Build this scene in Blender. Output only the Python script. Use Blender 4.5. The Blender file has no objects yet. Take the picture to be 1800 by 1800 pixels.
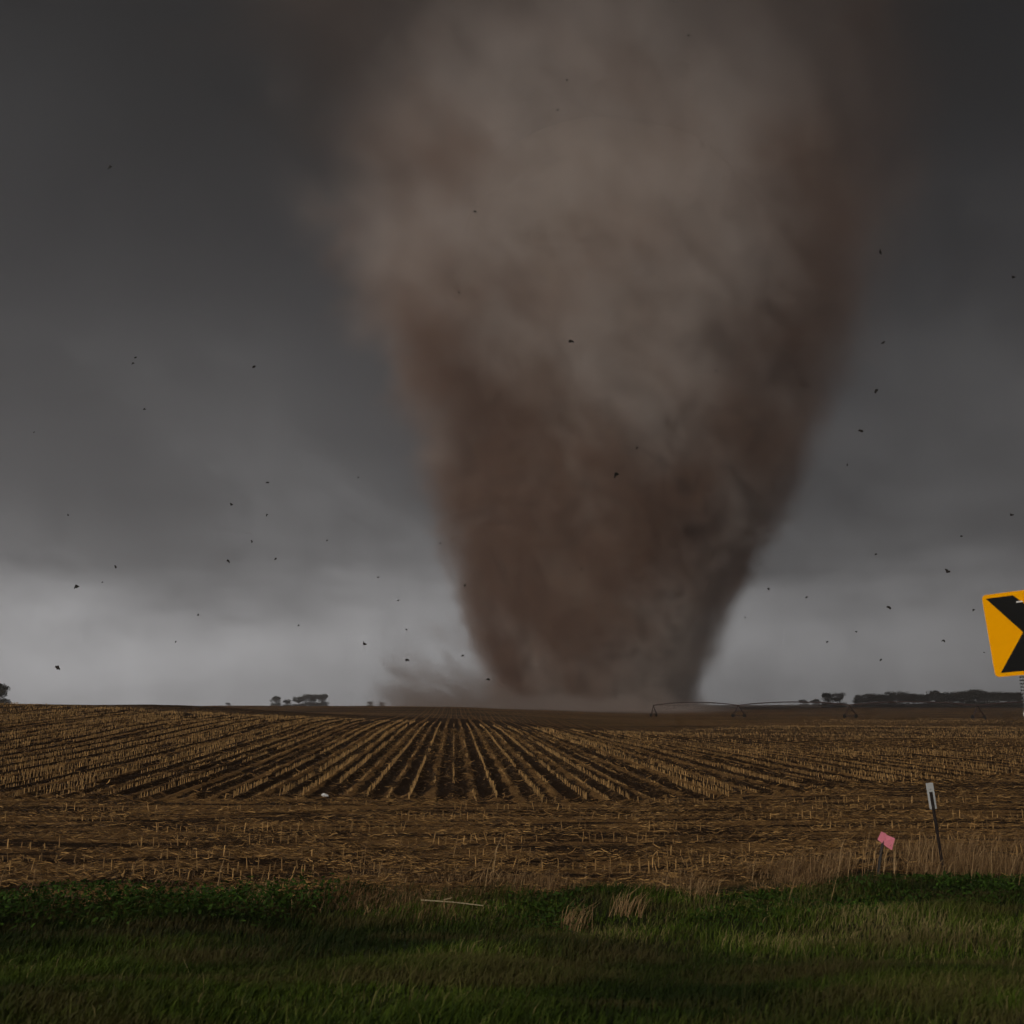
import bpy, math, random
import numpy as np
from mathutils import Vector, Matrix, noise as mnoise

# ------------------------------------------------------------------ camera, world, sun, exposure
sc = bpy.context.scene
C = sc.collection
PITCH = math.radians(10.7)
EYE = 3.3
camd = bpy.data.cameras.new('camera')
cam = bpy.data.objects.new('camera', camd)
C.objects.link(cam)
sc.camera = cam
cam.location = (0, 0, EYE)
cam.rotation_euler = (math.radians(90) + PITCH, 0, 0)
camd.sensor_width = 24.0
camd.lens = 24.0
camd.clip_start = 0.1
camd.clip_end = 9000
camd.dof.use_dof = True
camd.dof.focus_distance = 90.0
camd.dof.aperture_fstop = 2.0

SUN_EL, SUN_AZ = math.radians(29), math.radians(-148)      # azimuth measured from +Y towards +X: behind the camera, to its left
w = bpy.data.worlds.new("World")
sc.world = w
w.use_nodes = True
wn, wl = w.node_tree.nodes, w.node_tree.links
wn.clear()


class NT:
    """small helper to write node trees tersely"""
    def __init__(s, tree):
        s.n, s.l = tree.nodes, tree.links

    def put(s, sock, v):
        if hasattr(v, 'is_linked') or isinstance(v, bpy.types.NodeSocket):
            s.l.new(v, sock)
        elif v is not None:
            sock.default_value = v

    def math(s, op, a, b=None, c=None, clamp=False):
        n = s.n.new('ShaderNodeMath'); n.operation = op; n.use_clamp = clamp
        for i, v in enumerate((a, b, c)):
            if v is not None:
                s.put(n.inputs[i], v)
        return n.outputs[0]

    def vmath(s, op, a, b=None, out=0):
        n = s.n.new('ShaderNodeVectorMath'); n.operation = op
        s.put(n.inputs[0], a)
        if b is not None:
            s.put(n.inputs[1], b)
        return n.outputs[out]

    def scale(s, a, k):
        n = s.n.new('ShaderNodeVectorMath'); n.operation = 'SCALE'
        s.put(n.inputs[0], a); s.put(n.inputs['Scale'], k)
        return n.outputs[0]

    def ss(s, v, a, b, o0=0.0, o1=1.0):
        n = s.n.new('ShaderNodeMapRange'); n.interpolation_type = 'SMOOTHSTEP'
        s.put(n.inputs[0], v); s.put(n.inputs[1], a); s.put(n.inputs[2], b)
        s.put(n.inputs[3], o0); s.put(n.inputs[4], o1)
        return n.outputs[0]

    def noise(s, vec, scale=1.0, detail=3.0, rough=0.55, out=0, dist=0.0):
        n = s.n.new('ShaderNodeTexNoise')
        if vec is not None:
            s.put(n.inputs['Vector'], vec)
        n.inputs['Scale'].default_value = scale
        n.inputs['Detail'].default_value = detail
        n.inputs['Roughness'].default_value = rough
        n.inputs['Distortion'].default_value = dist
        return n.outputs[out]

    def ramp(s, v, stops, interp='LINEAR'):
        n = s.n.new('ShaderNodeValToRGB'); r = n.color_ramp; r.interpolation = interp
        while len(r.elements) < len(stops):
            r.elements.new(0.5)
        for e, (p, c) in zip(r.elements, stops):
            e.position = p
            e.color = (c, c, c, 1) if isinstance(c, (int, float)) else (*c, 1)
        s.put(n.inputs[0], v)
        return n.outputs[0]

    def mix(s, f, a, b, blend='MIX'):
        n = s.n.new('ShaderNodeMix'); n.data_type = 'RGBA'; n.blend_type = blend
        s.put(n.inputs[0], f)
        for sock, v in ((n.inputs[6], a), (n.inputs[7], b)):
            s.put(sock, (*v, 1) if isinstance(v, tuple) and len(v) == 3 else v)
        return n.outputs[2]

    def sep(s, v):
        n = s.n.new('ShaderNodeSeparateXYZ'); s.put(n.inputs[0], v)
        return n.outputs

    def comb(s, x, y, z):
        n = s.n.new('ShaderNodeCombineXYZ')
        for i, v in enumerate((x, y, z)):
            s.put(n.inputs[i], v)
        return n.outputs[0]


W = NT(w.node_tree)
tc = wn.new('ShaderNodeTexCoord')
D = tc.outputs['Generated']
dx, dy, dz = W.sep(D)
# storm cloud deck: everything is a function of the direction only
el = W.math('ADD', dz, 0.0)
vr = wn.new('ShaderNodeVectorRotate'); vr.rotation_type = 'Y_AXIS'
wl.new(D, vr.inputs['Vector']); vr.inputs['Angle'].default_value = math.radians(-38)
DR = vr.outputs[0]
warp = W.noise(W.vmath('MULTIPLY', D, (1.6, 1.6, 5.0)), 1.5, 4, 0.55)
streak = W.noise(W.vmath('MULTIPLY', DR, (1.4, 1.8, 3.6)), 1.9, 6, 0.60, dist=0.4)
streak = W.ss(streak, 0.34, 0.68, 0.70, 1.36)
el2 = W.math('ADD', el, W.math('MULTIPLY', W.math('SUBTRACT', warp, 0.5), 0.20))
base = W.ramp(W.math('MAXIMUM', el2, 0.0), [
    (0.00, 0.330), (0.06, 0.450), (0.105, 0.300), (0.14, 0.105), (0.22, 0.062), (0.32, 0.032),
    (0.44, 0.008), (0.60, 0.003), (1.0, 0.006)], 'B_SPLINE')
# brighter slot of rain-lit air low down, stronger on the left of the storm
side = W.math('ADD', W.math('MULTIPLY', dx, -1.0), W.math('MULTIPLY', dy, 0.10))
side = W.math('ADD', 1.0, W.math('MULTIPLY', side, W.ss(dz, 0.30, 0.02)))
mott = W.noise(W.vmath('MULTIPLY', D, (2.2, 2.2, 4.2)), 1.7, 5, 0.55)
mott = W.ss(mott, 0.32, 0.70, 0.62, 1.40)
mott = W.math('ADD', 1.0, W.math('MULTIPLY', W.math('SUBTRACT', mott, 1.0), W.ss(dz, 0.04, 0.22, 0.35, 1.0)))
mott2 = W.noise(W.vmath('MULTIPLY', D, (5.0, 5.0, 2.0)), 3.0, 4, 0.6)
mott2 = W.ss(mott2, 0.3, 0.7, 0.93, 1.07)
streak = W.math('ADD', 1.0, W.math('MULTIPLY', W.math('SUBTRACT', streak, 1.0), W.ss(dz, 0.08, 0.20, 0.25, 1.0)))
lum = W.math('MULTIPLY', W.math('MULTIPLY', W.math('MULTIPLY', base, side), streak), W.math('MULTIPLY', mott, mott2))
skyc = W.mix(W.ss(dz, 0.05, 0.6), (1.0, 0.99, 1.005), (0.99, 0.99, 1.0))
cloud = W.scale(skyc, lum)
sky = wn.new('ShaderNodeTexSky')
sky.sky_type = 'NISHITA'
sky.sun_disc = False
sky.sun_elevation = SUN_EL
sky.sun_rotation = SUN_AZ
sky.dust_density = 4.0
# the overcast hides the clear sky: only a trace of it comes through the cloud deck
addsky = W.vmath('ADD', W.scale(sky.outputs[0], 0.0012), cloud)
bg = wn.new('ShaderNodeBackground')
bg.inputs['Strength'].default_value = 1.0
wl.new(addsky, bg.inputs['Color'])
wo = wn.new('ShaderNodeOutputWorld')
wl.new(bg.outputs[0], wo.inputs['Surface'])

sund = bpy.data.lights.new('sun', 'SUN')
sun = bpy.data.objects.new('sun', sund)
C.objects.link(sun)
sund.energy = 1.5
sund.angle = math.radians(35)
sund.color = (1.0, 0.93, 0.84)
sdir = Vector((math.sin(SUN_AZ) * math.cos(SUN_EL), math.cos(SUN_AZ) * math.cos(SUN_EL), math.sin(SUN_EL)))
sun.rotation_euler = sdir.to_track_quat('Z', 'Y').to_euler()

sc.view_settings.view_transform = 'Standard'
sc.view_settings.look = 'None'
sc.view_settings.exposure = 0.42
sc.view_settings.gamma = 1.0
sc.view_settings.use_curve_mapping = False
sc.cycles.max_bounces = 5
sc.cycles.diffuse_bounces = 2
sc.cycles.glossy_bounces = 1
sc.cycles.transmission_bounces = 1
sc.cycles.volume_bounces = 2
sc.cycles.transparent_max_bounces = 8
sc.cycles.volume_max_steps = 96
sc.cycles.use_denoising = True
sc.cycles.use_adaptive_sampling = True
sc.cycles.adaptive_threshold = 0.03
sc.cycles.adaptive_min_samples = 24
sc.cycles.use_light_tree = False
sc.cycles.sample_clamp_indirect = 3

rng = np.random.default_rng(7)
random.seed(7)
PI = math.pi


# ------------------------------------------------------------------ helpers
def tag(o, label=None, cat=None, group=None, kind=None):
    if label: o['label'] = label
    if cat: o['category'] = cat
    if group: o['group'] = group
    if kind: o['kind'] = kind
    return o


def empty(name, loc, rot=(0, 0, 0)):
    o = bpy.data.objects.new(name, None)
    C.objects.link(o)
    o.location = loc
    o.rotation_euler = rot
    o.empty_display_size = 0.2
    return o


def link(name, me, mat=None, parent=None):
    o = bpy.data.objects.new(name, me)
    C.objects.link(o)
    if mat is not None and not me.materials:
        me.materials.append(mat)
    if parent is not None:
        o.parent = parent
    return o


def np_mesh(name, v, f, attr=None, smooth=False):
    """v (N,3), f (M,k) all faces with k corners; attr: dict name -> (N,) point floats"""
    v = np.asarray(v, np.float32)
    f = np.asarray(f, np.int32)
    me = bpy.data.meshes.new(name)
    m, k = f.shape
    me.vertices.add(len(v)); me.vertices.foreach_set('co', v.ravel())
    me.loops.add(m * k); me.loops.foreach_set('vertex_index', f.ravel())
    me.polygons.add(m)
    me.polygons.foreach_set('loop_start', np.arange(0, m * k, k, dtype=np.int32))
    me.polygons.foreach_set('loop_total', np.full(m, k, np.int32))
    if smooth:
        me.polygons.foreach_set('use_smooth', np.ones(m, bool))
    me.update(calc_edges=True)
    for key, a in (attr or {}).items():
        at = me.attributes.new(key, 'FLOAT', 'POINT')
        at.data.foreach_set('value', np.asarray(a, np.float32))
    return me


class MB:
    """collects simple shapes into one mesh"""
    def __init__(s):
        s.v, s.f = [], []

    def add(s, v, f):
        b = len(s.v)
        s.v += [tuple(x) for x in v]
        s.f += [tuple(i + b for i in q) for q in f]
        return s

    def box(s, c, size, rot=None):
        hx, hy, hz = (k / 2 for k in size)
        vs = [Vector((x, y, z)) for x in (-hx, hx) for y in (-hy, hy) for z in (-hz, hz)]
        if rot is not None:
            vs = [rot @ k for k in vs]
        vs = [k + Vector(c) for k in vs]
        return s.add(vs, [(0, 1, 3, 2), (4, 6, 7, 5), (0, 4, 5, 1), (2, 3, 7, 6), (0, 2, 6, 4), (1, 5, 7, 3)])

    def tube(s, pts, rads, n=8, cap=True):
        pts = [Vector(p) for p in pts]
        if not hasattr(rads, '__len__'):
            rads = [rads] * len(pts)
        vs, fs = [], []
        for i, p in enumerate(pts):
            t = (pts[min(i + 1, len(pts) - 1)] - pts[max(i - 1, 0)]).normalized()
            a = t.orthogonal().normalized() if abs(t.z) > 0.9 else t.cross(Vector((0, 0, 1))).normalized()
            b = t.cross(a)
            for k in range(n):
                th = 2 * PI * k / n
                vs.append(p + (a * math.cos(th) + b * math.sin(th)) * rads[i])
        for i in range(len(pts) - 1):
            for k in range(n):
                fs.append((i * n + k, i * n + (k + 1) % n, (i + 1) * n + (k + 1) % n, (i + 1) * n + k))
        if cap:
            fs.append(tuple(range(n))[::-1])
            fs.append(tuple((len(pts) - 1) * n + k for k in range(n)))
        return s.add(vs, fs)

    def prism(s, poly, y0, y1):
        """polygon in the x-z plane, extruded along y"""
        n = len(poly)
        vs = [(x, y0, z) for x, z in poly] + [(x, y1, z) for x, z in poly]
        fs = [tuple(range(n)), tuple(range(2 * n - 1, n - 1, -1))]
        fs += [(k, k + n, (k + 1) % n + n, (k + 1) % n) for k in range(n)]
        return s.add(vs, fs)

    def build(s, name, mat, parent=None, smooth=False):
        me = bpy.data.meshes.new(name)
        me.from_pydata(s.v, [], s.f)
        if smooth:
            me.polygons.foreach_set('use_smooth', [True] * len(me.polygons))
        me.update()
        return link(name, me, mat, parent)


def px(x, y, d):
    """the point at forward distance d that shows at pixel (x, y) of the 1800 px photograph"""
    tx, ty = (x - 900) / 1800, (900 - y) / 1800
    c, s_ = math.cos(PITCH), math.sin(PITCH)
    v = Vector((tx, c - ty * s_, s_ + ty * c))
    return Vector((0, 0, EYE)) + v * (d / v.y)


def sstep(x, a, b):
    t = np.clip((np.asarray(x, float) - a) / (b - a), 0, 1)
    return t * t * (3 - 2 * t)


_tab = rng.random((64, 64))


def vnoise(x, y, s):
    """cheap tileable value noise, vectorised, 0..1"""
    x = np.asarray(x, float) / s + 1000.3; y = np.asarray(y, float) / s + 1000.7
    ix, iy = np.floor(x).astype(int), np.floor(y).astype(int)
    fx, fy = x - ix, y - iy
    fx, fy = fx * fx * (3 - 2 * fx), fy * fy * (3 - 2 * fy)
    g = lambda i, j: _tab[i % 64, j % 64]
    return (g(ix, iy) * (1 - fx) + g(ix + 1, iy) * fx) * (1 - fy) + (g(ix, iy + 1) * (1 - fx) + g(ix + 1, iy + 1) * fx) * fy


def pbsdf(name, rough=0.8, spec=0.3):
    m = bpy.data.materials.new(name)
    m.use_nodes = True
    n = NT(m.node_tree)
    b = m.node_tree.nodes['Principled BSDF']
    b.inputs['Roughness'].default_value = rough
    b.inputs['Specular IOR Level'].default_value = spec
    return m, n, b


def simple(name, col, rough=0.7, metal=0.0, scale=8.0, amt=0.25, spec=0.3, bump=0.0):
    m, n, b = pbsdf(name, rough, spec)
    t = m.node_tree.nodes.new('ShaderNodeTexCoord').outputs['Object']
    f = n.noise(t, scale, 4, 0.6)
    c = n.mix(f, tuple(k * (1 - amt) for k in col), tuple(min(1, k * (1 + amt)) for k in col))
    n.put(b.inputs['Base Color'], c)
    b.inputs['Metallic'].default_value = metal
    if bump:
        bn = m.node_tree.nodes.new('ShaderNodeBump')
        bn.inputs['Strength'].default_value = bump
        n.put(bn.inputs['Height'], f)
        n.put(b.inputs['Normal'], bn.outputs[0])
    return m


# ------------------------------------------------------------------ terrain
ROW = 0.76
ROW_AZ = math.atan2(-100, 1800)
RC, RS = math.cos(ROW_AZ), math.sin(ROW_AZ)     # across = (RC,-RS), along = (RS,RC)
Y_ROWS = 36.5                                   # where the headland ends and the rows begin


def rows_start(x):
    x = np.asarray(x, float)
    return Y_ROWS + 1.0 * np.maximum(0, x - 5.0) ** 0.9 + 3.0 * (vnoise(x, x * 0 + 2, 1.3) - 0.5) + 1.6 * (vnoise(x, x * 0 + 7, 5.0) - 0.5)


def row_u(x, y):
    return x * RC - y * RS      # across the rows


def edge_y(x):
    """where the green verge ends and the stubble begins"""
    x = np.asarray(x, float)
    return 19.3 + 0.10 * x + 1.9 * (vnoise(x, x * 0 + 3, 2.6) - 0.5) + 1.2 * (vnoise(x, x * 0 + 9, 0.9) - 0.5)


def ground(x, y):
    x = np.asarray(x, float); y = np.asarray(y, float)
    verge = 1.62 - 1.62 * sstep(y, 3.0, 17.5) + 0.25 * sstep(x, 1, 9) * sstep(y, 9, 16) * (1 - sstep(y, 21, 27))
    verge = verge + 0.16 * (vnoise(x, y, 2.2) - 0.5) * sstep(y, 4, 8) * (1 - sstep(y, 22, 30))
    crest = np.clip(0.72 - 0.045 * x, -0.3, 3.3)
    rise = crest * sstep(y, 18, 118) * 1.0 + 0.012 * np.clip(y - 37, 0, 60) * (1 - sstep(y, 95, 118)) * 0
    az = x / np.maximum(y, 30)
    wl_ = 1 - sstep(az, -0.12, 0.16)
    farL = -0.4 + 3.25 * sstep(y, 190, 470) - 0.8 * sstep(y, 560, 1000)
    farR = -1.3 + 2.6 * sstep(y, 420, 850) + 2.6 * sstep(y, 1400, 2200)
    far = farL * wl_ + farR * (1 - wl_)
    # the left end of the crest stays high for longer
    k = sstep(y, 112 + 60 * wl_ * 1.0, 245 + 30 * wl_)
    z = (rise * (1 - k) + far * k) + verge
    z = z + 0.5 * (vnoise(x, y, 45) - 0.5) * sstep(y, 110, 300) + 0.55 * (vnoise(x, y, 24) - 0.5) * sstep(y, 45, 90)
    z = z + 0.10 * (vnoise(x, y, 9) - 0.5) * sstep(y, 24, 60)
    return z


def gz(x, y):
    return float(ground(x, y))


def graded(lo, hi, fine_lo, fine_hi, step, grow=1.09):
    a = list(np.arange(fine_lo, fine_hi + 1e-6, step))
    s = step
    while a[-1] < hi:
        s *= grow; a.append(a[-1] + s)
    s = step
    while a[0] > lo:
        s *= grow; a.insert(0, a[0] - s)
    return np.array(a)


PX0, PX1, PY0, PY1 = -78.0, 78.0, 33.0, 128.0   # the patch of modelled rows
xs = graded(-2300, 2300, -60, 60, 0.8, 1.06)
ys = graded(-300, 2400, 2, 60, 0.5, 1.035)
X, Y = np.meshgrid(xs, ys)
Z = ground(X, Y)
inside = sstep(X, PX0, PX0 + 3) * (1 - sstep(X, PX1 - 3, PX1)) * sstep(Y, PY0 + 0.1, PY0 + 2.5) * (1 - sstep(Y, PY1 - 4, PY1 - 0.5))
Z = Z - 0.28 * inside - 0.004


def grid_faces(nx, ny):
    i = np.arange(nx * ny).reshape(ny, nx)
    return np.stack([i[:-1, :-1], i[:-1, 1:], i[1:, 1:], i[1:, :-1]], -1).reshape(-1, 4)


def soil_material():
    m, n, b = pbsdf('soil_and_stubble', 0.95, 0.1)
    geo = m.node_tree.nodes.new('ShaderNodeNewGeometry').outputs['Position']
    x, y, z = n.sep(geo)
    u = n.math('SUBTRACT', n.math('MULTIPLY', x, RC), n.math('MULTIPLY', y, RS))
    v = n.math('ADD', n.math('MULTIPLY', x, RS), n.math('MULTIPLY', y, RC))
    wig = n.noise(geo, 0.35, 2, 0.5)
    wig2 = n.ss(n.noise(geo, 0.9, 2, 0.5), 0.3, 0.7)
    r = n.math('ADD', n.math('DIVIDE', u, ROW), n.math('MULTIPLY', n.math('SUBTRACT', wig, 0.5), 0.35))
    idx = n.math('FLOOR', n.math('ADD', r, 0.5))
    dist = n.math('ABSOLUTE', n.math('SUBTRACT', r, idx))
    wnz = m.node_tree.nodes.new('ShaderNodeTexWhiteNoise'); wnz.noise_dimensions = '1D'
    n.put(wnz.inputs['W'], idx)
    wn_ = wnz.outputs['Value']
    even = n.math('PINGPONG', idx, 1.0)
    on_row = n.ss(dist, 0.42, 0.12)
    track = n.math('ABSOLUTE', n.math('SUBTRACT', n.math('FLOORED_MODULO', r, 4.0), 1.5))
    track2 = n.math('ABSOLUTE', n.math('SUBTRACT', n.math('FLOORED_MODULO', r, 3.0), 2.5))
    dark = n.math('MAXIMUM', n.ss(track, 0.42, 0.18), n.math('MULTIPLY', n.ss(track2, 0.40, 0.20), 0.7))
    along = n.noise(n.comb(u, n.math('MULTIPLY', v, 0.25), 0.0), 2.0, 4, 0.65)
    fine = n.noise(n.vmath('MULTIPLY', geo, (26, 60, 30)), 1.0, 4, 0.7)
    fine2 = n.noise(n.vmath('MULTIPLY', geo, (6, 9, 6)), 1.0, 5, 0.78)
    rows_w = n.ss(n.math('SUBTRACT', y, n.math('MULTIPLY', n.math('MAXIMUM', n.math('SUBTRACT', x, 5.0), 0.0), 0.80)), n.math('ADD', Y_ROWS - 3.0, n.math('MULTIPLY', wig2, 5.0)), n.math('ADD', Y_ROWS - 1.5, n.math('MULTIPLY', wig2, 5.0)))
    row_amt = n.math('MULTIPLY', on_row, n.math('ADD', 0.08, n.math('MULTIPLY', even, n.math('ADD', 0.25, n.math('MULTIPLY', wn_, 0.5)))))
    row_amt = n.math('ADD', row_amt, 0.27)
    row_amt = n.math('MULTIPLY', row_amt, n.math('SUBTRACT', 1.0, n.math('MULTIPLY', dark, 0.75)))
    row_amt = n.math('MULTIPLY', row_amt, n.ss(along, 0.25, 0.65, 0.30, 1.0))
    head_amt = n.ss(n.noise(n.vmath('MULTIPLY', geo, (0.25, 1.1, 1)), 1.0, 4, 0.6), 0.35, 0.62, 0.12, 0.60)
    cover = n.math('ADD', n.math('MULTIPLY', rows_w, row_amt), n.math('MULTIPLY', n.math('SUBTRACT', 1.0, rows_w), head_amt))
    # beyond the crest single rows blur into an even brown
    farw = n.ss(y, 120, 260)
    cover = n.math('ADD', n.math('MULTIPLY', cover, n.math('SUBTRACT', 1.0, n.math('MULTIPLY', farw, 0.45))), n.math('MULTIPLY', farw, 0.26))
    big = n.noise(n.vmath('MULTIPLY', geo, (0.010, 0.05, 0.02)), 1.0, 4, 0.6)
    cover = n.math('MULTIPLY', cover, n.ss(big, 0.3, 0.7, 0.65, 1.35))
    thr = n.math('SUBTRACT', n.math('ADD', n.math('MULTIPLY', fine, 0.40), n.math('MULTIPLY', fine2, 0.60)), 0.5)
    litter = n.ss(n.math('ADD', cover, n.math('MULTIPLY', thr, 2.2)), 0.28, 0.62)
    soil = n.mix(n.ss(fine2, .3, .7), (0.013, 0.007, 0.0035), (0.055, 0.029, 0.013))
    straw = n.mix(n.ss(fine, .35, .65), (0.12, 0.062, 0.023), (0.40, 0.225, 0.082))
    col = n.mix(litter, soil, straw)
    # under the verge: dark earth and thatch, bare shoulder close to the road
    en = n.math('MULTIPLY', n.math('SUBTRACT', n.noise(geo, 0.8, 3, 0.6), 0.5), 2.4)
    verge = n.ss(n.math('ADD', n.math('SUBTRACT', y, n.math('MULTIPLY', x, 0.10)), en), 19.8, 18.6)
    thatch = n.mix(fine2, (0.018, 0.020, 0.008), (0.040, 0.045, 0.015))
    col = n.mix(verge, col, thatch)
    sh = n.ss(n.math('ADD', n.math('SUBTRACT', y, n.math('MULTIPLY', x, 0.55)), en), 5.6, 4.2)
    col = n.mix(sh, col, n.mix(fine, (0.035, 0.022, 0.014), (0.12, 0.08, 0.055)))
    n.put(b.inputs['Base Color'], col)
    bn = m.node_tree.nodes.new('ShaderNodeBump')
    bn.inputs['Strength'].default_value = 0.9
    bn.inputs['Distance'].default_value = 0.12
    n.put(bn.inputs['Height'], n.math('ADD', n.math('MULTIPLY', fine, 0.6), n.math('MULTIPLY', fine2, 1.0)))
    n.put(b.inputs['Normal'], bn.outputs[0])
    return m


M_SOIL = soil_material()
terr = link('ground', np_mesh('ground', np.stack([X, Y, Z], -1).reshape(-1, 3), grid_faces(len(xs), len(ys)), smooth=True), M_SOIL)
tag(terr, 'brown harvested corn ground rolling away to the horizon', kind='structure')

# modelled rows: real ridges and furrows from the headland over the crest
us = np.arange(PX0, PX1 + 0.01, ROW / 4)
vs_ = graded(PY0, PY1, PY0, 60, 0.42, 1.02)
vs_ = vs_[(vs_ >= PY0) & (vs_ <= PY1)]
U, V = np.meshgrid(us, vs_)
XX = (U + V * RS) / RC            # u is measured across the rows, V is plain y
ridge = np.cos(2 * PI * U / ROW)
fade = sstep(V - rows_start(XX), -1.2, 0.8) * (1 - sstep(V, PY1 - 12, PY1))
rown = vnoise(np.round(U / ROW) * 3.7, V * 0.0 + 5, 1.0)
ZZ = ground(XX, V) + fade * (0.07 * ridge + 0.03 * (rown - 0.5)) + 0.035 * (vnoise(XX, V, 0.5) - 0.5) + 0.02
patch = link('ridged_field', np_mesh('ridged_field', np.stack([XX, V, ZZ], -1).reshape(-1, 3), grid_faces(len(us), len(vs_)), smooth=True), M_SOIL)
tag(patch, 'ridged brown soil of the corn rows running away from the road', kind='structure')


def field_z(x, y):
    u = row_u(x, y)
    f = sstep(y - rows_start(x), -1.2, 0.8) * (1 - sstep(y, PY1 - 12, PY1))
    return ground(x, y) + f * 0.07 * np.cos(2 * PI * u / ROW) + 0.01


# ------------------------------------------------------------------ straw, stalks and grass
def attr_material(name, stops, rough=0.7, patch=None, trans=0.0):
    m, n, b = pbsdf(name, rough, 0.15)
    at = m.node_tree.nodes.new('ShaderNodeAttribute'); at.attribute_name = 'tint'
    c = n.ramp(at.outputs['Fac'], stops)
    if patch:
        geo = m.node_tree.nodes.new('ShaderNodeNewGeometry').outputs['Position']
        f = n.ss(n.noise(n.vmath('MULTIPLY', geo, (0.5, 1.1, 0.5)), 1.0, 3, 0.6), 0.44, 0.62)
        c = n.mix(n.math('MULTIPLY', f, patch[1]), c, patch[0])
    n.put(b.inputs['Base Color'], c)
    if trans:
        t = m.node_tree.nodes.new('ShaderNodeBsdfTranslucent')
        n.put(t.inputs[0], c)
        mx = m.node_tree.nodes.new('ShaderNodeMixShader')
        mx.inputs[0].default_value = trans
        n.l.new(b.outputs[0], mx.inputs[1]); n.l.new(t.outputs[0], mx.inputs[2])
        n.l.new(mx.outputs[0], m.node_tree.nodes['Material Output'].inputs['Surface'])
    return m


STRAW = [(0.0, (0.040, 0.024, 0.013)), (0.35, (0.13, 0.078, 0.036)), (0.72, (0.34, 0.19, 0.065)), (1.0, (0.64, 0.385, 0.14))]
M_STRAW = attr_material('dry_corn_straw', STRAW)
M_STALK = attr_material('dry_corn_stalk', [(0, (0.13, 0.08, 0.038)), (0.6, (0.38, 0.225, 0.085)), (1, (0.64, 0.39, 0.15))])
M_DRY = attr_material('dry_brown_grass', [(0, (0.075, 0.042, 0.020)), (0.6, (0.21, 0.125, 0.055)), (1, (0.42, 0.28, 0.14))])
M_GRASS = attr_material('verge_grass', [(0, (0.012, 0.022, 0.003)), (0.42, (0.030, 0.052, 0.004)), (0.8, (0.078, 0.118, 0.009)), (0.93, (0.13, 0.145, 0.03)), (1.0, (0.24, 0.19, 0.08))],
                        patch=((0.085, 0.062, 0.024), 0.65), trans=0.2)
M_WEED = attr_material('broad_leaf_weeds', [(0, (0.012, 0.026, 0.004)), (0.6, (0.032, 0.066, 0.008)), (1, (0.065, 0.13, 0.014))], trans=0.2)


def ribbons(x, y, z, length, width, az, tilt, tint, bend=0.0):
    """flat strips of two quads each, lying or leaning: az heading, tilt elevation"""
    n = len(x)
    d0 = np.stack([np.cos(az) * np.cos(tilt), np.sin(az) * np.cos(tilt), np.sin(tilt)], -1)
    t2 = tilt - bend
    d1 = np.stack([np.cos(az) * np.cos(t2), np.sin(az) * np.cos(t2), np.sin(t2)], -1)
    roll = rng.uniform(0, PI, n)
    sd = np.stack([-np.sin(az) * np.cos(roll), np.cos(az) * np.cos(roll), np.sin(roll) * 0.6], -1) * (width / 2)[:, None]
    p0 = np.stack([x, y, z], -1)
    p1 = p0 + d0 * (length / 2)[:, None]
    p2 = p1 + d1 * (length / 2)[:, None]
    v = np.stack([p0 - sd, p0 + sd, p1 + sd, p1 - sd, p2 + sd * .5, p2 - sd * .5], 1).reshape(-1, 3)
    k = (np.arange(n) * 6)[:, None]
    f = np.concatenate([k + np.array([0, 1, 2, 3]), k + np.array([3, 2, 4, 5])], 0)
    return v, f, np.repeat(tint, 6)


def blades(x, y, z, h, width, az, lean, tint):
    """upright tapered bent blades, 5 verts each, 3 tris"""
    n = len(x)
    o = np.stack([np.cos(az), np.sin(az), np.zeros(n)], -1)
    face = az + rng.uniform(-1.3, 1.3, n)
    sd = np.stack([-np.sin(face), np.cos(face), np.zeros(n)], -1) * (width / 2)[:, None]
    up = np.array([0, 0, 1.0])
    p0 = np.stack([x, y, z], -1)
    p1 = p0 + up * (h * .55)[:, None] + o * (lean * h * .35)[:, None]
    p2 = p0 + up * (h * (1 - 0.3 * lean))[:, None] + o * (lean * h)[:, None]
    v = np.stack([p0 - sd, p0 + sd, p1 - sd * .8, p1 + sd * .8, p2], 1).reshape(-1, 3)
    k = (np.arange(n) * 5)[:, None]
    f = np.concatenate([k + np.array(q) for q in ((0, 1, 3), (0, 3, 2), (2, 3, 4))], 0)
    return v, f, np.repeat(tint, 5)


def stalks(x, y, z, h, rad, az, lean, tint):
    """cut stalks: tapered triangular prisms with a slanting cut"""
    n = len(x)
    d = np.stack([np.cos(az) * lean, np.sin(az) * lean, np.ones(n)], -1)
    p0 = np.stack([x, y, z - 0.02], -1)
    p1 = p0 + d * h[:, None]
    vs = []
    for p, r in ((p0, rad * 1.25), (p1, rad)):
        for k in range(3):
            a = 2 * PI * k / 3 + az
            q = p + np.stack([np.cos(a), np.sin(a), 0 * a], -1) * r[:, None]
            if p is p1 and k == 0:
                q = q + np.array([0, 0, 0.03])
            vs.append(q)
    v = np.stack(vs, 1).reshape(-1, 3)
    k = (np.arange(n) * 6)[:, None]
    f = np.concatenate([k + np.array(q) for q in ((0, 1, 4), (0, 4, 3), (1, 2, 5), (1, 5, 4), (2, 0, 3), (2, 3, 5), (3, 4, 5))], 0)
    return v, f, np.repeat(tint, 6)


def stuff(name, parts, mat, label, cat):
    vs, fs, ts, b = [], [], [], 0
    for v, f, t in parts:
        vs.append(v); fs.append(f + b); ts.append(t); b += len(v)
    o = link(name, np_mesh(name, np.concatenate(vs), np.concatenate(fs), {'tint': np.concatenate(ts)}), mat)
    return tag(o, label, cat, kind='stuff')


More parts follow.
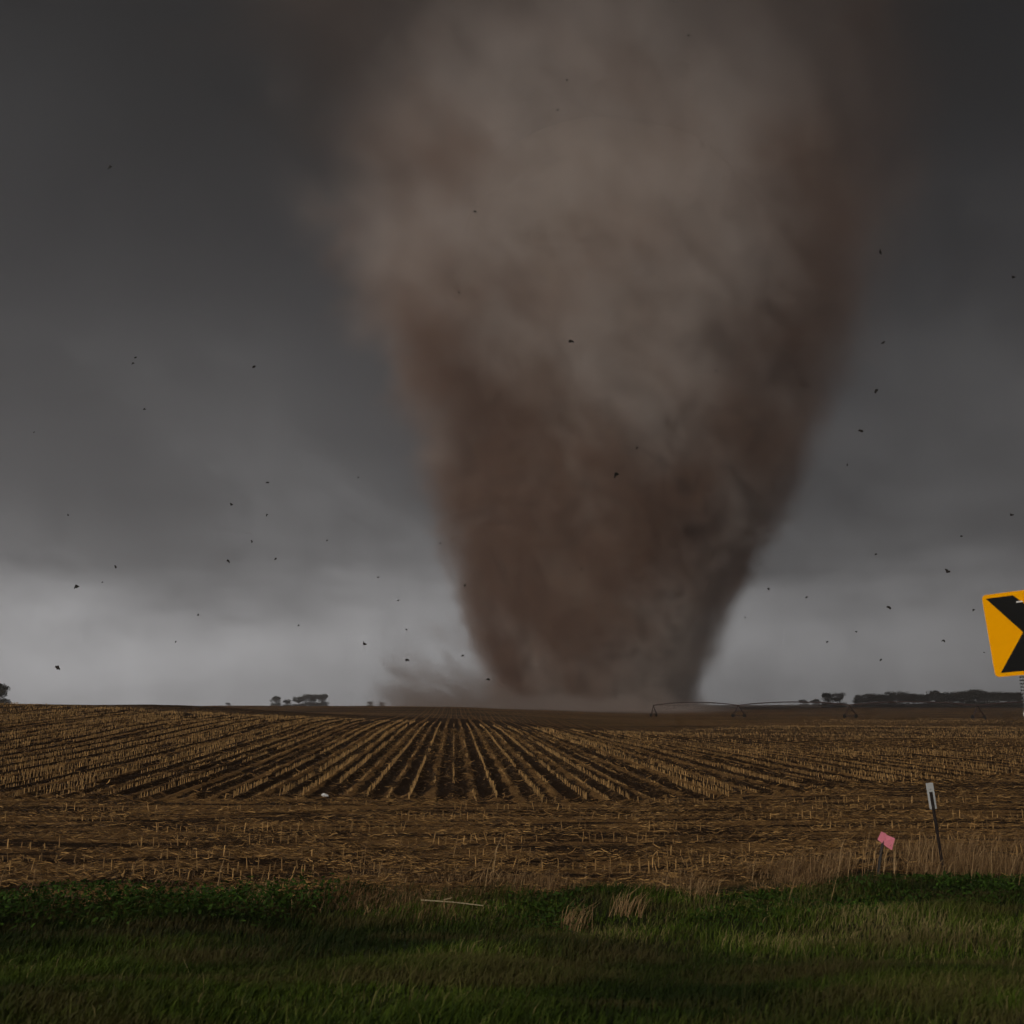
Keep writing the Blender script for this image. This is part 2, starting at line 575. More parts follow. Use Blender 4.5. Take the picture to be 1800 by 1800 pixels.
def wedge(n, y0, y1, power=1.0, half=0.56, pad=1.5):
    """random points of the ground in view, between two distances"""
    t = rng.random(n) ** power
    y = np.sqrt(y0 ** 2 + t * (y1 ** 2 - y0 ** 2))
    x = rng.uniform(-1, 1, n) * (y * half + pad)
    return x, y


# litter on the headland, mostly lying along the road
n = 190000
x, y = wedge(n, 18.2, 64.0, 1.5)
keep = (y > edge_y(x) - 0.2) & (y < rows_start(x) + 1.5) & (rng.random(n) < 0.12 + 1.0 * sstep(vnoise(x * .30, y * 1.3, 0.8), 0.32, 0.66) * (0.4 + 0.8 * vnoise(x, y, 0.35)))
x, y = x[keep], y[keep]; n = len(x)
az = rng.normal(0, 0.5, n) + PI * (rng.random(n) < .5)
lit1 = ribbons(x, y, field_z(x, y) + rng.uniform(0.005, 0.06, n), rng.uniform(.05, .28, n) * (1 + .5 * (rng.random(n) < .08)), rng.uniform(.008, .024, n), az, rng.normal(0.05, .16, n), rng.beta(1.3, 1.5, n), rng.normal(0, .35, n))
# litter between the rows
n = 150000
x, y = wedge(n, 36, 100, 0.8)
rr = row_u(x, y) / ROW
ph = np.abs(rr - np.round(rr))
keep = (y > rows_start(x) - 1) & (rng.random(n) < np.clip(1.15 - 1.5 * ph, 0.2, 1) * (1 - 0.85 * (np.abs(np.mod(rr, 4) - 1.5) < 0.33)) * (1 - 0.55 * (np.abs(np.mod(rr, 3) - 2.5) < 0.3)) * (0.35 + 0.9 * vnoise(x, y, 1.4)))
x, y = x[keep], y[keep]; n = len(x)
lit2 = ribbons(x, y, field_z(x, y) + rng.uniform(0.0, 0.05, n), rng.uniform(.08, .34, n), rng.uniform(.012, .034, n) * (1 + y / 120), rng.uniform(0, 2 * PI, n), rng.normal(0.1, .2, n), rng.beta(1.6, 2.6, n), rng.normal(0, .3, n))
stuff('corn_residue', [lit1, lit2], M_STRAW, 'tan corn leaves and stalk pieces littering the harvested field', 'crop residue')

# stubble standing in rows
parts = []
ROWS = np.arange(-300, 260)
rh = np.random.default_rng(11).random(len(ROWS))
for i, k in enumerate(ROWS):
    u = k * ROW
    tall = (rh[i] > 0.80) if k % 2 else (rh[i] > 0.14)
    yy = np.arange(Y_ROWS - 0.3 + rng.uniform(-.5, .5), 360, 0.17)
    yy = yy + rng.normal(0, 0.025, len(yy))
    thin = np.clip(yy / 60, 1, 5.0)
    keepp = rng.random(len(yy)) < 1 / thin
    gap = vnoise(yy, yy * 0 + k * 7.3, 3.0)
    keepp &= gap > (0.24 if tall else 0.50)
    yy = yy[keepp]; thin = thin[keepp]; gap = gap[keepp]
    uu = u + rng.normal(0, 0.025, len(yy))
    xx = (uu + yy * RS) / RC
    vis = (np.abs(xx) < yy * 0.56 + 1.5) & (yy > rows_start(xx) + rng.normal(0, .7, len(xx))) & (yy < 118 + 8 * rng.random(len(xx)) + 230 * sstep(xx / yy, 0.05, 0.36) * (0.6 + 0.6 * vnoise(xx, yy, 14))) & (rng.random(len(xx)) < 1 - sstep(xx / yy, -.02, .2) * (0.35 + 0.55 * sstep(vnoise(xx * .12, yy, 5), .3, .6)) * sstep(yy, 38, 75))
    xx, yy, thin, gap = xx[vis], yy[vis], thin[vis], gap[vis]
    if not len(xx):
        continue
    n = len(xx)
    h = ((0.13 + 0.11 * rh[i]) if tall else (0.05 + 0.06 * rh[i])) * rng.uniform(.7, 1.2, n) * (0.6 + 0.7 * gap)
    parts.append(stalks(xx, yy, field_z(xx, yy), h, rng.uniform(.010, .015, n) * thin ** 0.6, rng.uniform(0, 6.28, n), np.abs(rng.normal(0, .13, n)), rng.beta(2.4, 2, n)))
# headland rows parallel to the road
head_x, head_y = [], []
for j, y0 in enumerate((21.2, 22.0, 23.6, 25.9, 28.4, 31.0, 33.6, 35.6)):
    xx = np.arange(-y0 * .58, y0 * .58, 0.19)
    xx = xx + rng.normal(0, .04, len(xx))
    g = vnoise(xx, xx * 0 + j * 5.1, 1.6)
    xx = xx[g > 0.50]
    head_x.append(xx); head_y.append(y0 + 0.05 * xx + rng.normal(0, .10, len(xx)))
xx, yy = np.concatenate(head_x), np.concatenate(head_y)
ok = yy > edge_y(xx) + 0.3
xx, yy = xx[ok], yy[ok]; n = len(xx)
parts.append(stalks(xx, yy, field_z(xx, yy), rng.uniform(.08, .26, n), rng.uniform(.009, .014, n), rng.uniform(0, 6.28, n), np.abs(rng.normal(0, .22, n)), rng.beta(2, 2, n)))
stuff('corn_stubble', parts, M_STALK, 'rows of pale cut corn stalks standing in the brown field', 'corn stubble')

# verge grass
gp = []
for (n, y0, y1, h0, h1, wd) in ((185000, 5.2, 11.5, .05, .14, .008), (135000, 11.0, 20.5, .06, .20, .011)):
    x, y = wedge(n, y0, y1, 1.0, 0.64, 2.5)
    ed = edge_y(x)
    keep = (y < ed + 0.2) & (rng.random(n) < 0.35 + vnoise(x, y, 0.7)) & (rng.random(n) > 1 - (1 - sstep(ed - y, 0.2, -0.3)))
    bare = sstep(x * 0.55 - y + 1.6 * (vnoise(x, y, 0.9) - .5), -4.6, -3.4)
    keep &= rng.random(n) > bare
    x, y = x[keep], y[keep]; n = len(x)
    cl = vnoise(x, y, 1.1)
    h = rng.uniform(h0, h1, n) * (0.55 + 0.9 * cl)
    gp.append(blades(x, y, ground(x, y) - .01, h, wd * rng.uniform(.7, 1.5, n), rng.normal(0.2, 1.1, n), rng.uniform(.2, 1.0, n), np.clip(rng.beta(2, 2.5, n) * .8 + 1.1 * (vnoise(x, y, 1.9) - .5) + 0.20 * sstep(x, -2, 2) * sstep(y, 10, 14) - 0.10 + .25 * (rng.random(n) < .06), 0, 1)))
n = 5200
x, y = wedge(n, 6, 20, 1.0, 0.57, 1.0)
keep = (y < edge_y(x)) & (rng.random(n) < sstep(vnoise(x, y, 1.7), .4, .8))
x, y = x[keep], y[keep]; n = len(x)
gp.append(blades(x, y, ground(x, y), rng.uniform(.10, .26, n), rng.uniform(.004, .008, n), rng.normal(.2, 1.2, n), rng.uniform(.3, 1.4, n), rng.uniform(.88, 1, n)))
stuff('verge_grass', gp, M_GRASS, 'short green grass on the roadside verge', 'grass')

# broad-leaf weeds on the edge of the verge: mounded on the left, low in the middle
wp = []
n = 60000
x, y = wedge(n, 14.5, 21.5, 1.0, 0.57, 1.0)
ed = edge_y(x)
m1 = (1 - sstep(x, -3.6, -2.4)) * 1.0
m2 = sstep(x, -0.8, 0.6) * 0.75
amt = (m1 + m2) * sstep(y, ed - 3.6, ed - 2.0) * (1 - sstep(y, ed - 0.1, ed + 0.4)) * sstep(vnoise(x, y, 0.9), 0.2, 0.5)
keep = rng.random(n) < amt
x, y, m1, ed = x[keep], y[keep], m1[keep], ed[keep]; n = len(x)
hh = (0.12 + 0.44 * m1) * (0.4 + 0.9 * vnoise(x, y, 1.3)) * sstep(ed - y, -0.4, 0.5)
z = ground(x, y) + rng.uniform(0, 1, n) ** 0.7 * hh
wp.append(ribbons(x, y, z, rng.uniform(.03, .10, n), rng.uniform(.02, .055, n), rng.uniform(0, 6.28, n), rng.normal(0.2, .5, n), rng.beta(2, 2, n), rng.normal(.3, .3, n)))
stuff('roadside_weeds', wp, M_WEED, 'dark green leafy weeds between the verge and the stubble', 'weeds')

# dry grass fringe with seed heads, densest towards the right, and a brown tangle left of the middle
dp = []
n = 120000
x, y = wedge(n, 16.5, 26.5, 1.0, 0.57, 1.0)
ed = edge_y(x)
band = sstep(y, ed - 0.5, ed + 0.2) * (1 - sstep(y, ed + 1.0, ed + 2.6 + 2.0 * sstep(x, 2, 8)))
amt = band * (0.22 + 0.78 * sstep(x, -5, 1)) * sstep(vnoise(x, y, 0.8), 0.25, 0.6)
tang = np.exp(-((x + 2.1) / 1.15) ** 2 - ((y - ed + 0.9) / 1.0) ** 2) * 1.2
keep = rng.random(n) < np.maximum(amt, tang)
x, y = x[keep], y[keep]; n = len(x)
h = rng.uniform(.10, .40, n) * (0.50 + 0.8 * vnoise(x, y, 1.0)) * (0.7 + 0.8 * sstep(x, 3, 8))
dp.append(blades(x, y, ground(x, y) - .01, h, rng.uniform(.006, .012, n), rng.normal(0.1, 1.3, n), np.abs(rng.normal(.7, .4, n)), rng.beta(2, 2.4, n)))
n = 700
x = rng.uniform(-9, 11.5, n); y = edge_y(x) + rng.normal(.3, .8, n)
keep = rng.random(n) < 0.10 + 0.9 * sstep(x, 4, 8)
x, y = x[keep], y[keep]; n = len(x)
dp.append(blades(x, y, ground(x, y), rng.uniform(.5, 1.05, n), rng.uniform(.008, .014, n), rng.normal(0.1, .5, n), rng.uniform(.1, .7, n), rng.uniform(.5, 1, n)))
for (tx, ty) in ((0.55 * 3.3, 17.2), (0.9, 16.4), (3.2, 18.4), (-4.4, 18.7)):
    n = 90
    dp.append(blades(tx + rng.normal(0, .14, n), ty + rng.normal(0, .1, n), np.full(n, gz(tx, ty)), rng.uniform(.25, .6, n), rng.uniform(.006, .011, n), rng.normal(0.1, .7, n), rng.uniform(.3, 1.1, n), rng.uniform(.5, 1, n)))
stuff('dry_grass', dp, M_DRY, 'dry tan grass fringe along the edge of the field', 'dry grass')

# ------------------------------------------------------------------ tornado
TY = 700.0
PROF = [(-8, 53, 74), (6.3, 55.5, 69), (26, 56.9, 74), (56.7, 57.5, 84), (95.7, 62, 99), (135.6, 67, 114), (176, 71, 130),
        (218, 69.5, 147), (260, 68, 170), (348, 74, 199), (440, 58, 234), (536, 43, 262), (620, 36, 285), (680, 34, 295)]
pz, pc, pr = (np.array(k, float) for k in zip(*PROF))
TZ = gz(56, TY)


def funnel(radf, amp, nth=160, nz=120, top=680.0, bottom=-8.0, seed=0.0, lump=(60., 60., 45.)):
    zz = np.linspace(bottom, top, nz)
    th = np.linspace(0, 2 * PI, nth, endpoint=False)
    v = []
    for z_ in zz:
        r0 = np.interp(z_, pz, pr) * radf(z_)
        c0 = np.interp(z_, pz, pc)
        for t in th:
            tw = t + z_ * 0.006
            r = r0
            if amp:
                p = Vector((math.cos(tw) * r0 / lump[0], math.sin(tw) * r0 / lump[1], z_ / lump[2] + t * 0.0 + seed))
                r = r0 * (1 + amp * mnoise.fractal(p, 0.9, 2.0, 5, noise_basis='PERLIN_ORIGINAL'))
            v.append((c0 + math.cos(t) * r, math.sin(t) * r, z_))
    nb = len(v)
    v.append((float(np.interp(bottom, pz, pc)), 0, bottom)); v.append((float(np.interp(top, pz, pc)), 0, top))
    f = []
    for i in range(nz - 1):
        for k in range(nth):
            a, b = i * nth + k, i * nth + (k + 1) % nth
            f.append((a, b, b + nth, a + nth))
    mb = MB(); mb.v = v; mb.f = f
    mb.f += [(nb, (k + 1) % nth, k) for k in range(nth)]
    o = (nz - 1) * nth
    mb.f += [(nb + 1, o + k, o + (k + 1) % nth) for k in range(nth)]
    return mb


def swirl_coords(n, P, k=0.006):
    """coordinates that wind round the funnel's axis with height"""
    x, y, z = n.sep(P)
    r = n.n.new('ShaderNodeVectorRotate'); r.rotation_type = 'Z_AXIS'
    n.put(r.inputs['Vector'], n.comb(n.math('SUBTRACT', x, 62.0), y, z))
    n.put(r.inputs['Angle'], n.math('MULTIPLY', z, k))
    return r.outputs[0]


def dust_surface():
    m, n, b = pbsdf('dense_dust', 1.0, 0.0)
    P = m.node_tree.nodes.new('ShaderNodeTexCoord').outputs['Object']
    x, y, z = n.sep(P)
    S = swirl_coords(n, P)
    a = n.noise(n.vmath('MULTIPLY', S, (.009, .009, .0065)), 1.0, 5, 0.55, dist=0.6)
    f = n.ss(a, 0.36, 0.66)
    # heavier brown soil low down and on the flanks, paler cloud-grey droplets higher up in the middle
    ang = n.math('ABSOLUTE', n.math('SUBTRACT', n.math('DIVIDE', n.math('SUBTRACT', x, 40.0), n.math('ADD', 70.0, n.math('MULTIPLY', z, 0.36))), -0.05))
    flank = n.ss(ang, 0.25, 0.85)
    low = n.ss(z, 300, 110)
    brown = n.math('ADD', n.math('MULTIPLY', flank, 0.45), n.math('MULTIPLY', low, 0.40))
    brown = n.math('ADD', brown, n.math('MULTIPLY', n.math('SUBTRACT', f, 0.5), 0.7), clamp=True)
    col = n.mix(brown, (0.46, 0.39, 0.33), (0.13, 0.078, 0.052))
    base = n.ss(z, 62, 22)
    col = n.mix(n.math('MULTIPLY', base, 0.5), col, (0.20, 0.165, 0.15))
    n.put(b.inputs['Base Color'], col)
    return m


def voxel_volume(name, parent, box, res, density, color_fn, step):
    """a volume whose density field is evaluated once on a grid by geometry nodes; its colour comes from the material"""
    ng = bpy.data.node_groups.new(name, 'GeometryNodeTree')
    ng.interface.new_socket('Geometry', in_out='OUTPUT', socket_type='NodeSocketGeometry')
    n = NT(ng)
    pos = n.n.new('GeometryNodeInputPosition').outputs[0]
    vc = n.n.new('GeometryNodeVolumeCube')
    n.put(vc.inputs['Density'], density(n, pos))
    vc.inputs['Min'].default_value = box[0]
    vc.inputs['Max'].default_value = box[1]
    for k, ax_ in enumerate('XYZ'):
        vc.inputs['Resolution ' + ax_].default_value = int((box[1][k] - box[0][k]) / res)
    m = bpy.data.materials.new(name)
    m.use_nodes = True
    q = NT(m.node_tree)
    q.n.clear()
    P = q.n.new('ShaderNodeTexCoord').outputs['Object']
    v = q.n.new('ShaderNodeVolumePrincipled')
    q.put(v.inputs['Color'], color_fn(q, P))
    v.inputs['Density'].default_value = 1.0
    out = q.n.new('ShaderNodeOutputMaterial')
    q.l.new(v.outputs[0], out.inputs['Volume'])
    m.cycles.volume_step_rate = step
    sm = n.n.new('GeometryNodeSetMaterial')
    sm.inputs['Material'].default_value = m
    n.l.new(vc.outputs[0], sm.inputs[0])
    go = n.n.new('NodeGroupOutput')
    n.l.new(sm.outputs[0], go.inputs[0])
    vd = bpy.data.volumes.new(name)
    vd.materials.append(m)
    ob = link(name, vd, None, parent)
    md = ob.modifiers.new('dust', 'NODES')
    md.node_group = ng
    return ob


def funnel_frame(n, P):
    x, y, z = n.sep(P)
    t = n.math('DIVIDE', n.math('ADD', z, 20.0), 720.0)
    R4 = n.math('MULTIPLY', n.ramp(t, [((a + 20) / 720, r / 400) for a, _, r in PROF[1:]]), 400.0)
    cx = n.math('MULTIPLY', n.ramp(t, [((a + 20) / 720, c / 400) for a, c, _ in PROF[1:]]), 400.0)
    rx = n.math('SUBTRACT', x, cx)
    return x, y, z, rx, R4


def funnel_density(n, P):
    x, y, z, rx, R4 = funnel_frame(n, P)
    r = n.math('SQRT', n.math('ADD', n.math('MULTIPLY', rx, rx), n.math('MULTIPLY', y, y)))
    q = n.math('DIVIDE', r, R4)
    S = swirl_coords(n, P, 0.0030)
    big = n.noise(n.vmath('MULTIPLY', S, (.0125, .0125, .0100)), 1.0, 3, 0.6, dist=0.3)
    mid = n.noise(n.vmath('MULTIPLY', S, (.034, .034, .027)), 1.0, 7, 0.72, dist=0.6)
    lowf = n.ss(z, 420, 60)
    q = n.math('ADD', q, n.math('MULTIPLY', n.math('SUBTRACT', big, 0.5), n.ss(z, 20, 420, 0.30, 1.15)))
    q = n.math('ADD', q, n.math('MULTIPLY', n.math('SUBTRACT', mid, 0.5), n.ss(z, 20, 420, 1.40, 1.05)))
    q1 = n.math('SUBTRACT', 1.20, n.math('MULTIPLY', lowf, 0.12))
    q0 = n.math('ADD', 0.48, n.math('MULTIPLY', lowf, 0.44))
    f = n.ss(q, q1, q0)
    # denser low down, thinning into the cloud above; torn into shreds by the fine turbulence
    f = n.math('MULTIPLY', f, n.math('ADD', 0.36, n.math('MULTIPLY', lowf, 1.6)))
    f = n.math('MULTIPLY', f, n.ss(mid, 0.36, 0.60, 0.15, 1.7))
    f = n.math('MULTIPLY', f, n.ss(z, 620, 430, 0.40, 1.0))
    return n.math('MULTIPLY', f, 0.030)


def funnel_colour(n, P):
    # the dust itself: red-brown soil low down and up the right flank, pale wet dust in the upper middle; the shaded top is painted in
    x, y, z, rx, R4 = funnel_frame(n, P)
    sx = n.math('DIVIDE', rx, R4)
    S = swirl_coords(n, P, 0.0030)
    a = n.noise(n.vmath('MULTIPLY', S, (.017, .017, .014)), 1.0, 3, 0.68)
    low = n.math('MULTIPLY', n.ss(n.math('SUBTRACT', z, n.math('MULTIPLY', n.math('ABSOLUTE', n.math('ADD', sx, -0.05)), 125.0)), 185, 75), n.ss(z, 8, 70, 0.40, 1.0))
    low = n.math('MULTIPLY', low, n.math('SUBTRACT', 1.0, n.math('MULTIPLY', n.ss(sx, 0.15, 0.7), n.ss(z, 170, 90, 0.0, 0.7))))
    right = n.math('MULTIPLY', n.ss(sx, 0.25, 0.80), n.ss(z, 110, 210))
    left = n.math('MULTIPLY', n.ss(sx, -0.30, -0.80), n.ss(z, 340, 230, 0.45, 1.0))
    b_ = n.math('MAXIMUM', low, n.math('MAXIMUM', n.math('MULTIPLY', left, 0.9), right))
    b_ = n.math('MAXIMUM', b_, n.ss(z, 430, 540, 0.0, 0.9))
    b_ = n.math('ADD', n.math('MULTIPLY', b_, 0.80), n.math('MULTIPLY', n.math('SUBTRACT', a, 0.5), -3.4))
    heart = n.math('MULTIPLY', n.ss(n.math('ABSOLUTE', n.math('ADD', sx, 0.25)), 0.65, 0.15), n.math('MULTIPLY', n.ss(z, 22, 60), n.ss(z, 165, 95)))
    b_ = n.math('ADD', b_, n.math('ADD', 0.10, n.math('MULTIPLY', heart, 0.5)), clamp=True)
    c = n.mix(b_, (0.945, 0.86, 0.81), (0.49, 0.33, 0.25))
    return n.mix(n.ss(n.math('ADD', z, n.math('MULTIPLY', n.math('ABSOLUTE', sx), 70.0)), 365, 545), c, (0.17, 0.130, 0.112))  # shade under the cloud base put into the colour, darkening towards the top


def skirt_density(n, P):
    x, y, z = n.sep(P)
    rx = n.math('DIVIDE', n.math('SUBTRACT', x, 22.0), 132.0)
    ry = n.math('DIVIDE', y, 240.0)
    r = n.math('SQRT', n.math('ADD', n.math('MULTIPLY', rx, rx), n.math('MULTIPLY', ry, ry)))
    sk = n.vmath('ADD', P, n.comb(n.math('MULTIPLY', z, 1.1), 0.0, 0.0))
    a = n.noise(n.vmath('MULTIPLY', sk, (.034, .016, .035)), 1.0, 6, 0.70)
    top = n.math('ADD', 2.0, n.math('MULTIPLY', n.ss(r, 0.85, 0.3), 7.0))
    top = n.math('ADD', top, n.math('MULTIPLY', n.math('MAXIMUM', n.math('SUBTRACT', a, 0.44), 0.0), n.math('MULTIPLY', n.ss(x, 10, -50, 30.0, 330.0), n.ss(r, 1.0, 0.75))))
    f = n.math('MULTIPLY', n.ss(z, top, n.math('MULTIPLY', top, 0.2)), n.ss(r, 1.0, 0.6))
    f = n.math('MULTIPLY', f, n.ss(a, 0.35, 0.6, 0.4, 1.3))
    return n.math('MULTIPLY', f, 0.015)


def skirt_colour(n, P):
    return n.mix(n.noise(P, 0.02, 2, 0.6), (0.50, 0.41, 0.37), (0.72, 0.62, 0.57))


tor = empty('tornado', (0, TY, TZ))
tag(tor, 'wide brown wedge tornado of swirling dust touching down in the corn field', 'tornado')
core = funnel(lambda z: float(np.interp(z, [0, 20, 60, 160, 260, 340, 385, 410, 420], [0.70, 0.74, 0.74, 0.72, 0.66, 0.55, 0.38, 0.2, 0.05])), 0.06, top=420.0).build('dust_core', dust_surface(), tor, smooth=True)
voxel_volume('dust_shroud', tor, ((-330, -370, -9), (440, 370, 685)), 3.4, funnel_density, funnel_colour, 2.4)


voxel_volume('dust_skirt', tor, ((-190, -245, -9), (190, 245, 52)), 2.2, skirt_density, skirt_colour, 3.0)

# ------------------------------------------------------------------ far trees
M_BARK = simple('tree_bark', (0.045, 0.036, 0.028), 0.95)
M_LEAF = attr_material('tree_leaves', [(0, (0.024, 0.026, 0.014)), (0.6, (0.045, 0.047, 0.026)), (1, (0.07, 0.070, 0.038))])


def tree_meshes(seed, h, spread, n_leaf=4600):
    rg = np.random.default_rng(seed)
    mb = MB()
    ctr = []
    mb.tube([(0, 0, -0.8), (0.1, 0, h * .2), (0.2, .1, h * .45)], [h * .028, h * .022, h * .015], 7)
    for k in range(9):
        a = k * 2.4 + rg.uniform(-.3, .3)
        L = spread * rg.uniform(.55, 1.0)
        z0 = h * rg.uniform(.18, .42); z1 = h * rg.uniform(.45, .88)
        p = Vector((math.cos(a) * L * .8, math.sin(a) * L * .8, z1))
        mid = Vector((math.cos(a) * L * .35, math.sin(a) * L * .35, (z0 + z1) * .52))
        mb.tube([(0.1, 0, z0), mid, p], [h * .012, h * .008, h * .003], 5)
        ctr.append((p, rg.uniform(.16, .26) * h))
    for k in range(7):
        a = k * 0.9
        ctr.append((Vector((math.cos(a) * spread * .75, math.sin(a) * spread * .75, h * rg.uniform(.02, .26))), .22 * h))
    ctr.append((Vector((0, 0, h * .8)), .24 * h))
    ctr.append((Vector((spread * .2, 0, h * .55)), .28 * h))
    pts, sz = [], []
    for p, r in ctr:
        m = n_leaf // len(ctr)
        q = rg.normal(0, 1, (m, 3)); q /= np.linalg.norm(q, axis=1)[:, None]
        q *= (rg.random(m) ** .45)[:, None] * r * np.array([1.15, 1.15, .75])
        pts.append(q + np.array(p)); sz.append(rg.uniform(.03, .065, m) * h)
    pts = np.concatenate(pts); sz = np.concatenate(sz); m = len(pts)
    keep = pts[:, 2] > -h * .05
    pts, sz = pts[keep], sz[keep]; m = len(pts)
    a1 = rg.normal(0, 1, (m, 3)); a1 /= np.linalg.norm(a1, axis=1)[:, None]
    a2 = np.cross(a1, rg.normal(0, 1, (m, 3))); a2 /= np.linalg.norm(a2, axis=1)[:, None]
    s = sz[:, None] * .5
    v = np.stack([pts - a1 * s, pts + a2 * s * .8, pts + a1 * s, pts - a2 * s * .8], 1).reshape(-1, 3)
    f = (np.arange(m) * 4)[:, None] + np.arange(4)
    crown = np_mesh('crown', v, f, {'tint': np.repeat(rg.random(m), 4)})
    crown.materials.append(M_LEAF)
    tr = mb.build('trunk', M_BARK)
    tm = tr.data
    bpy.data.objects.remove(tr)
    return tm, crown


VAR = [tree_meshes(1, 10, 4.2), tree_meshes(2, 10, 5.2), tree_meshes(3, 10, 3.4), tree_meshes(4, 10, 4.8)]


def tree(x_px, d, h, var, label, group=None, wide=1.0, rz=0.0):
    if x_px > 60:
        d, h = d * 1.5, h * 1.36
    # depth along the view axis of a point near the horizon
    X_ = (x_px - 900) / 1800 * (d / math.cos(PITCH)) * (1.0)
    r = empty('tree', (X_, d, gz(X_, d) - 0.3), (0, 0, rz))
    r.scale = (h / 10 * wide, h / 10 * wide, h / 10)
    tag(r, label, 'tree', group)
    tm, cm = VAR[var]
    link('trunk', tm, None, r); link('crown', cm, None, r)
    return r


tree(4, 620, 16.5, 1, 'big dark round tree at the left end of the horizon', 'trees at the left end of the horizon', 1.35, .4)
tree(27, 640, 13.5, 0, 'lower open tree right beside the big dark tree on the far left', 'trees at the left end of the horizon', 1.0, 2.1)
GM = 'hazy trees left of the tornado'
tree(499, 1050, 12.0, 2, 'single rounded tree at the left end of the hazy clump', GM, 1.15, .2)
tree(518, 1060, 8.0, 0, 'lowest bush in the dip of the hazy clump', GM, 1.3, 1.2)
tree(538, 1050, 11.5, 1, 'low broad tree after the dip in the hazy clump', GM, 1.1, 2.2)
tree(550, 1040, 14.0, 3, 'tallest wide tree in the middle of the hazy clump', GM, 1.1, 3.0)
tree(564, 1050, 13.5, 0, 'dense tree second from the right end of the hazy clump', GM, 1.0, 4.0)
tree(578, 1045, 14.0, 2, 'open topped tree at the right end of the hazy clump', GM, 1.2, 5.0)
tree(418, 1500, 6.0, 1, 'tiny faint bush alone on the horizon left of the hazy clump', None, 1.5, .7)
tree(659, 1400, 7.0, 0, 'faint low tree beside the drifting ground dust', None, 1.4, .7)
tree(680, 1400, 6.5, 3, 'faint small tree nearest the drifting ground dust', None, 1.3, 1.7)
tree(1395, 1300, 8.5, 1, 'low faint bush just left of the dark pair of trees', None, 1.7, .3)
tree(1416, 1280, 9.5, 3, 'slightly taller faint bush touching the dark pair of trees', None, 1.4, 2.3)
tree(1437, 820, 13.0, 2, 'left tree of the dark pair right of the tornado', 'dark pair of trees right of the tornado', 1.15, 1.0)
tree(1457, 825, 13.0, 0, 'right tree of the dark pair right of the tornado', 'dark pair of trees right of the tornado', .85, 2.5)
rt = np.random.default_rng(5)
lx = 1489.0
behind = 0
i = 0
hs = {0: 9.5, 1: 12.0}
ORD = 'first second third fourth fifth sixth seventh eighth ninth tenth eleventh twelfth thirteenth fourteenth fifteenth sixteenth seventeenth eighteenth nineteenth twentieth'.split()
ORD += ['twenty-' + k for k in ORD[:9]]
while lx < 1835:
    t = (lx - 1480) / 330
    d = 850 - 120 * t + rt.uniform(-8, 25)
    h = (hs.get(i) or rt.uniform(9.8, 14.6)) * (1.0 + 0.10 * t)
    if i == 0:
        lab = 'leftmost and lowest tree of the long dark tree line'
    elif lx <= 1800 and i < 26:
        lab = ORD[i] + ' tree from the left end of the long dark tree line on the right'
    elif lx > 1800:
        lab = ('tree' if not behind else 'last tree') + ' of the long dark tree line behind the chevron sign post'; behind += 1
    else:
        lab = 'round crowned tree in the long dark tree line on the right'
    tree(lx, d, h, int(rt.integers(0, 4)), lab, 'trees of the long tree line on the right', rt.uniform(1.15, 1.5), rt.uniform(0, 6))
    lx += rt.uniform(11, 18)
    i += 1

# ------------------------------------------------------------------ centre pivot irrigation machine
M_PIPE = simple('rusty_painted_steel', (0.060, 0.036, 0.032), 0.6, 0.3)
M_RUBBER = simple('black_rubber', (0.018, 0.017, 0.016), 0.9)
TW = []
for x_px, d in ((1140, 425), (1284, 405), (1473, 378), (1690, 350), (1925, 322)):
    X_ = (x_px - 900) / 1800 * (d / math.cos(PITCH))
    TW.append(Vector((X_, d, 0)))
pv = empty('irrigation_pivot', (TW[0].x, TW[0].y, 0))
tag(pv, 'long arched centre pivot irrigation machine standing on wheeled towers in the field', 'irrigation machine')
ORG = pv.location.copy()
H_T = 4.6


def top_of(p):
    return Vector((p.x, p.y, gz(p.x, p.y) + H_T)) - ORG


for i, p in enumerate(TW):
    g = gz(p.x, p.y)
    a = (TW[min(i + 1, 4)] - TW[max(i - 1, 0)]).normalized()
    side_v = Vector((a.y, -a.x, 0))
    if i in (1, 2, 3):
        side_v = Vector((0.93, 0.37, 0)).normalized()
    base_p = Vector((p.x, p.y, g)) - ORG
    fr = MB()
    r_ = 0.14
    feet = [base_p + side_v * s + Vector((0, 0, .75)) for s in (-2.6, 2.6)]
    tp = base_p + Vector((0, 0, H_T))
    for ft in feet:
        fr.tube([ft, tp], r_, 6)
        fr.tube([ft + a * .5, tp + Vector((0, 0, -.2))], r_ * .7, 5)
    fr.tube(feet, r_, 6)
    fr.tube([feet[0].lerp(tp, .45), feet[1].lerp(tp, .45)], r_ * .7, 5)
    tower = fr.build('tower', M_PIPE, pv)
    for ft in feet:
        c = ft + Vector((0, 0, -.05))
        wv = side_v.cross(Vector((0, 0, 1))).normalized()
        wh = MB()
        wh.tube([c - wv * .22, c - wv * .18, c + wv * .18, c + wv * .22], [.45, .68, .68, .45], 18)
        wh.build('wheel', M_RUBBER, tower)
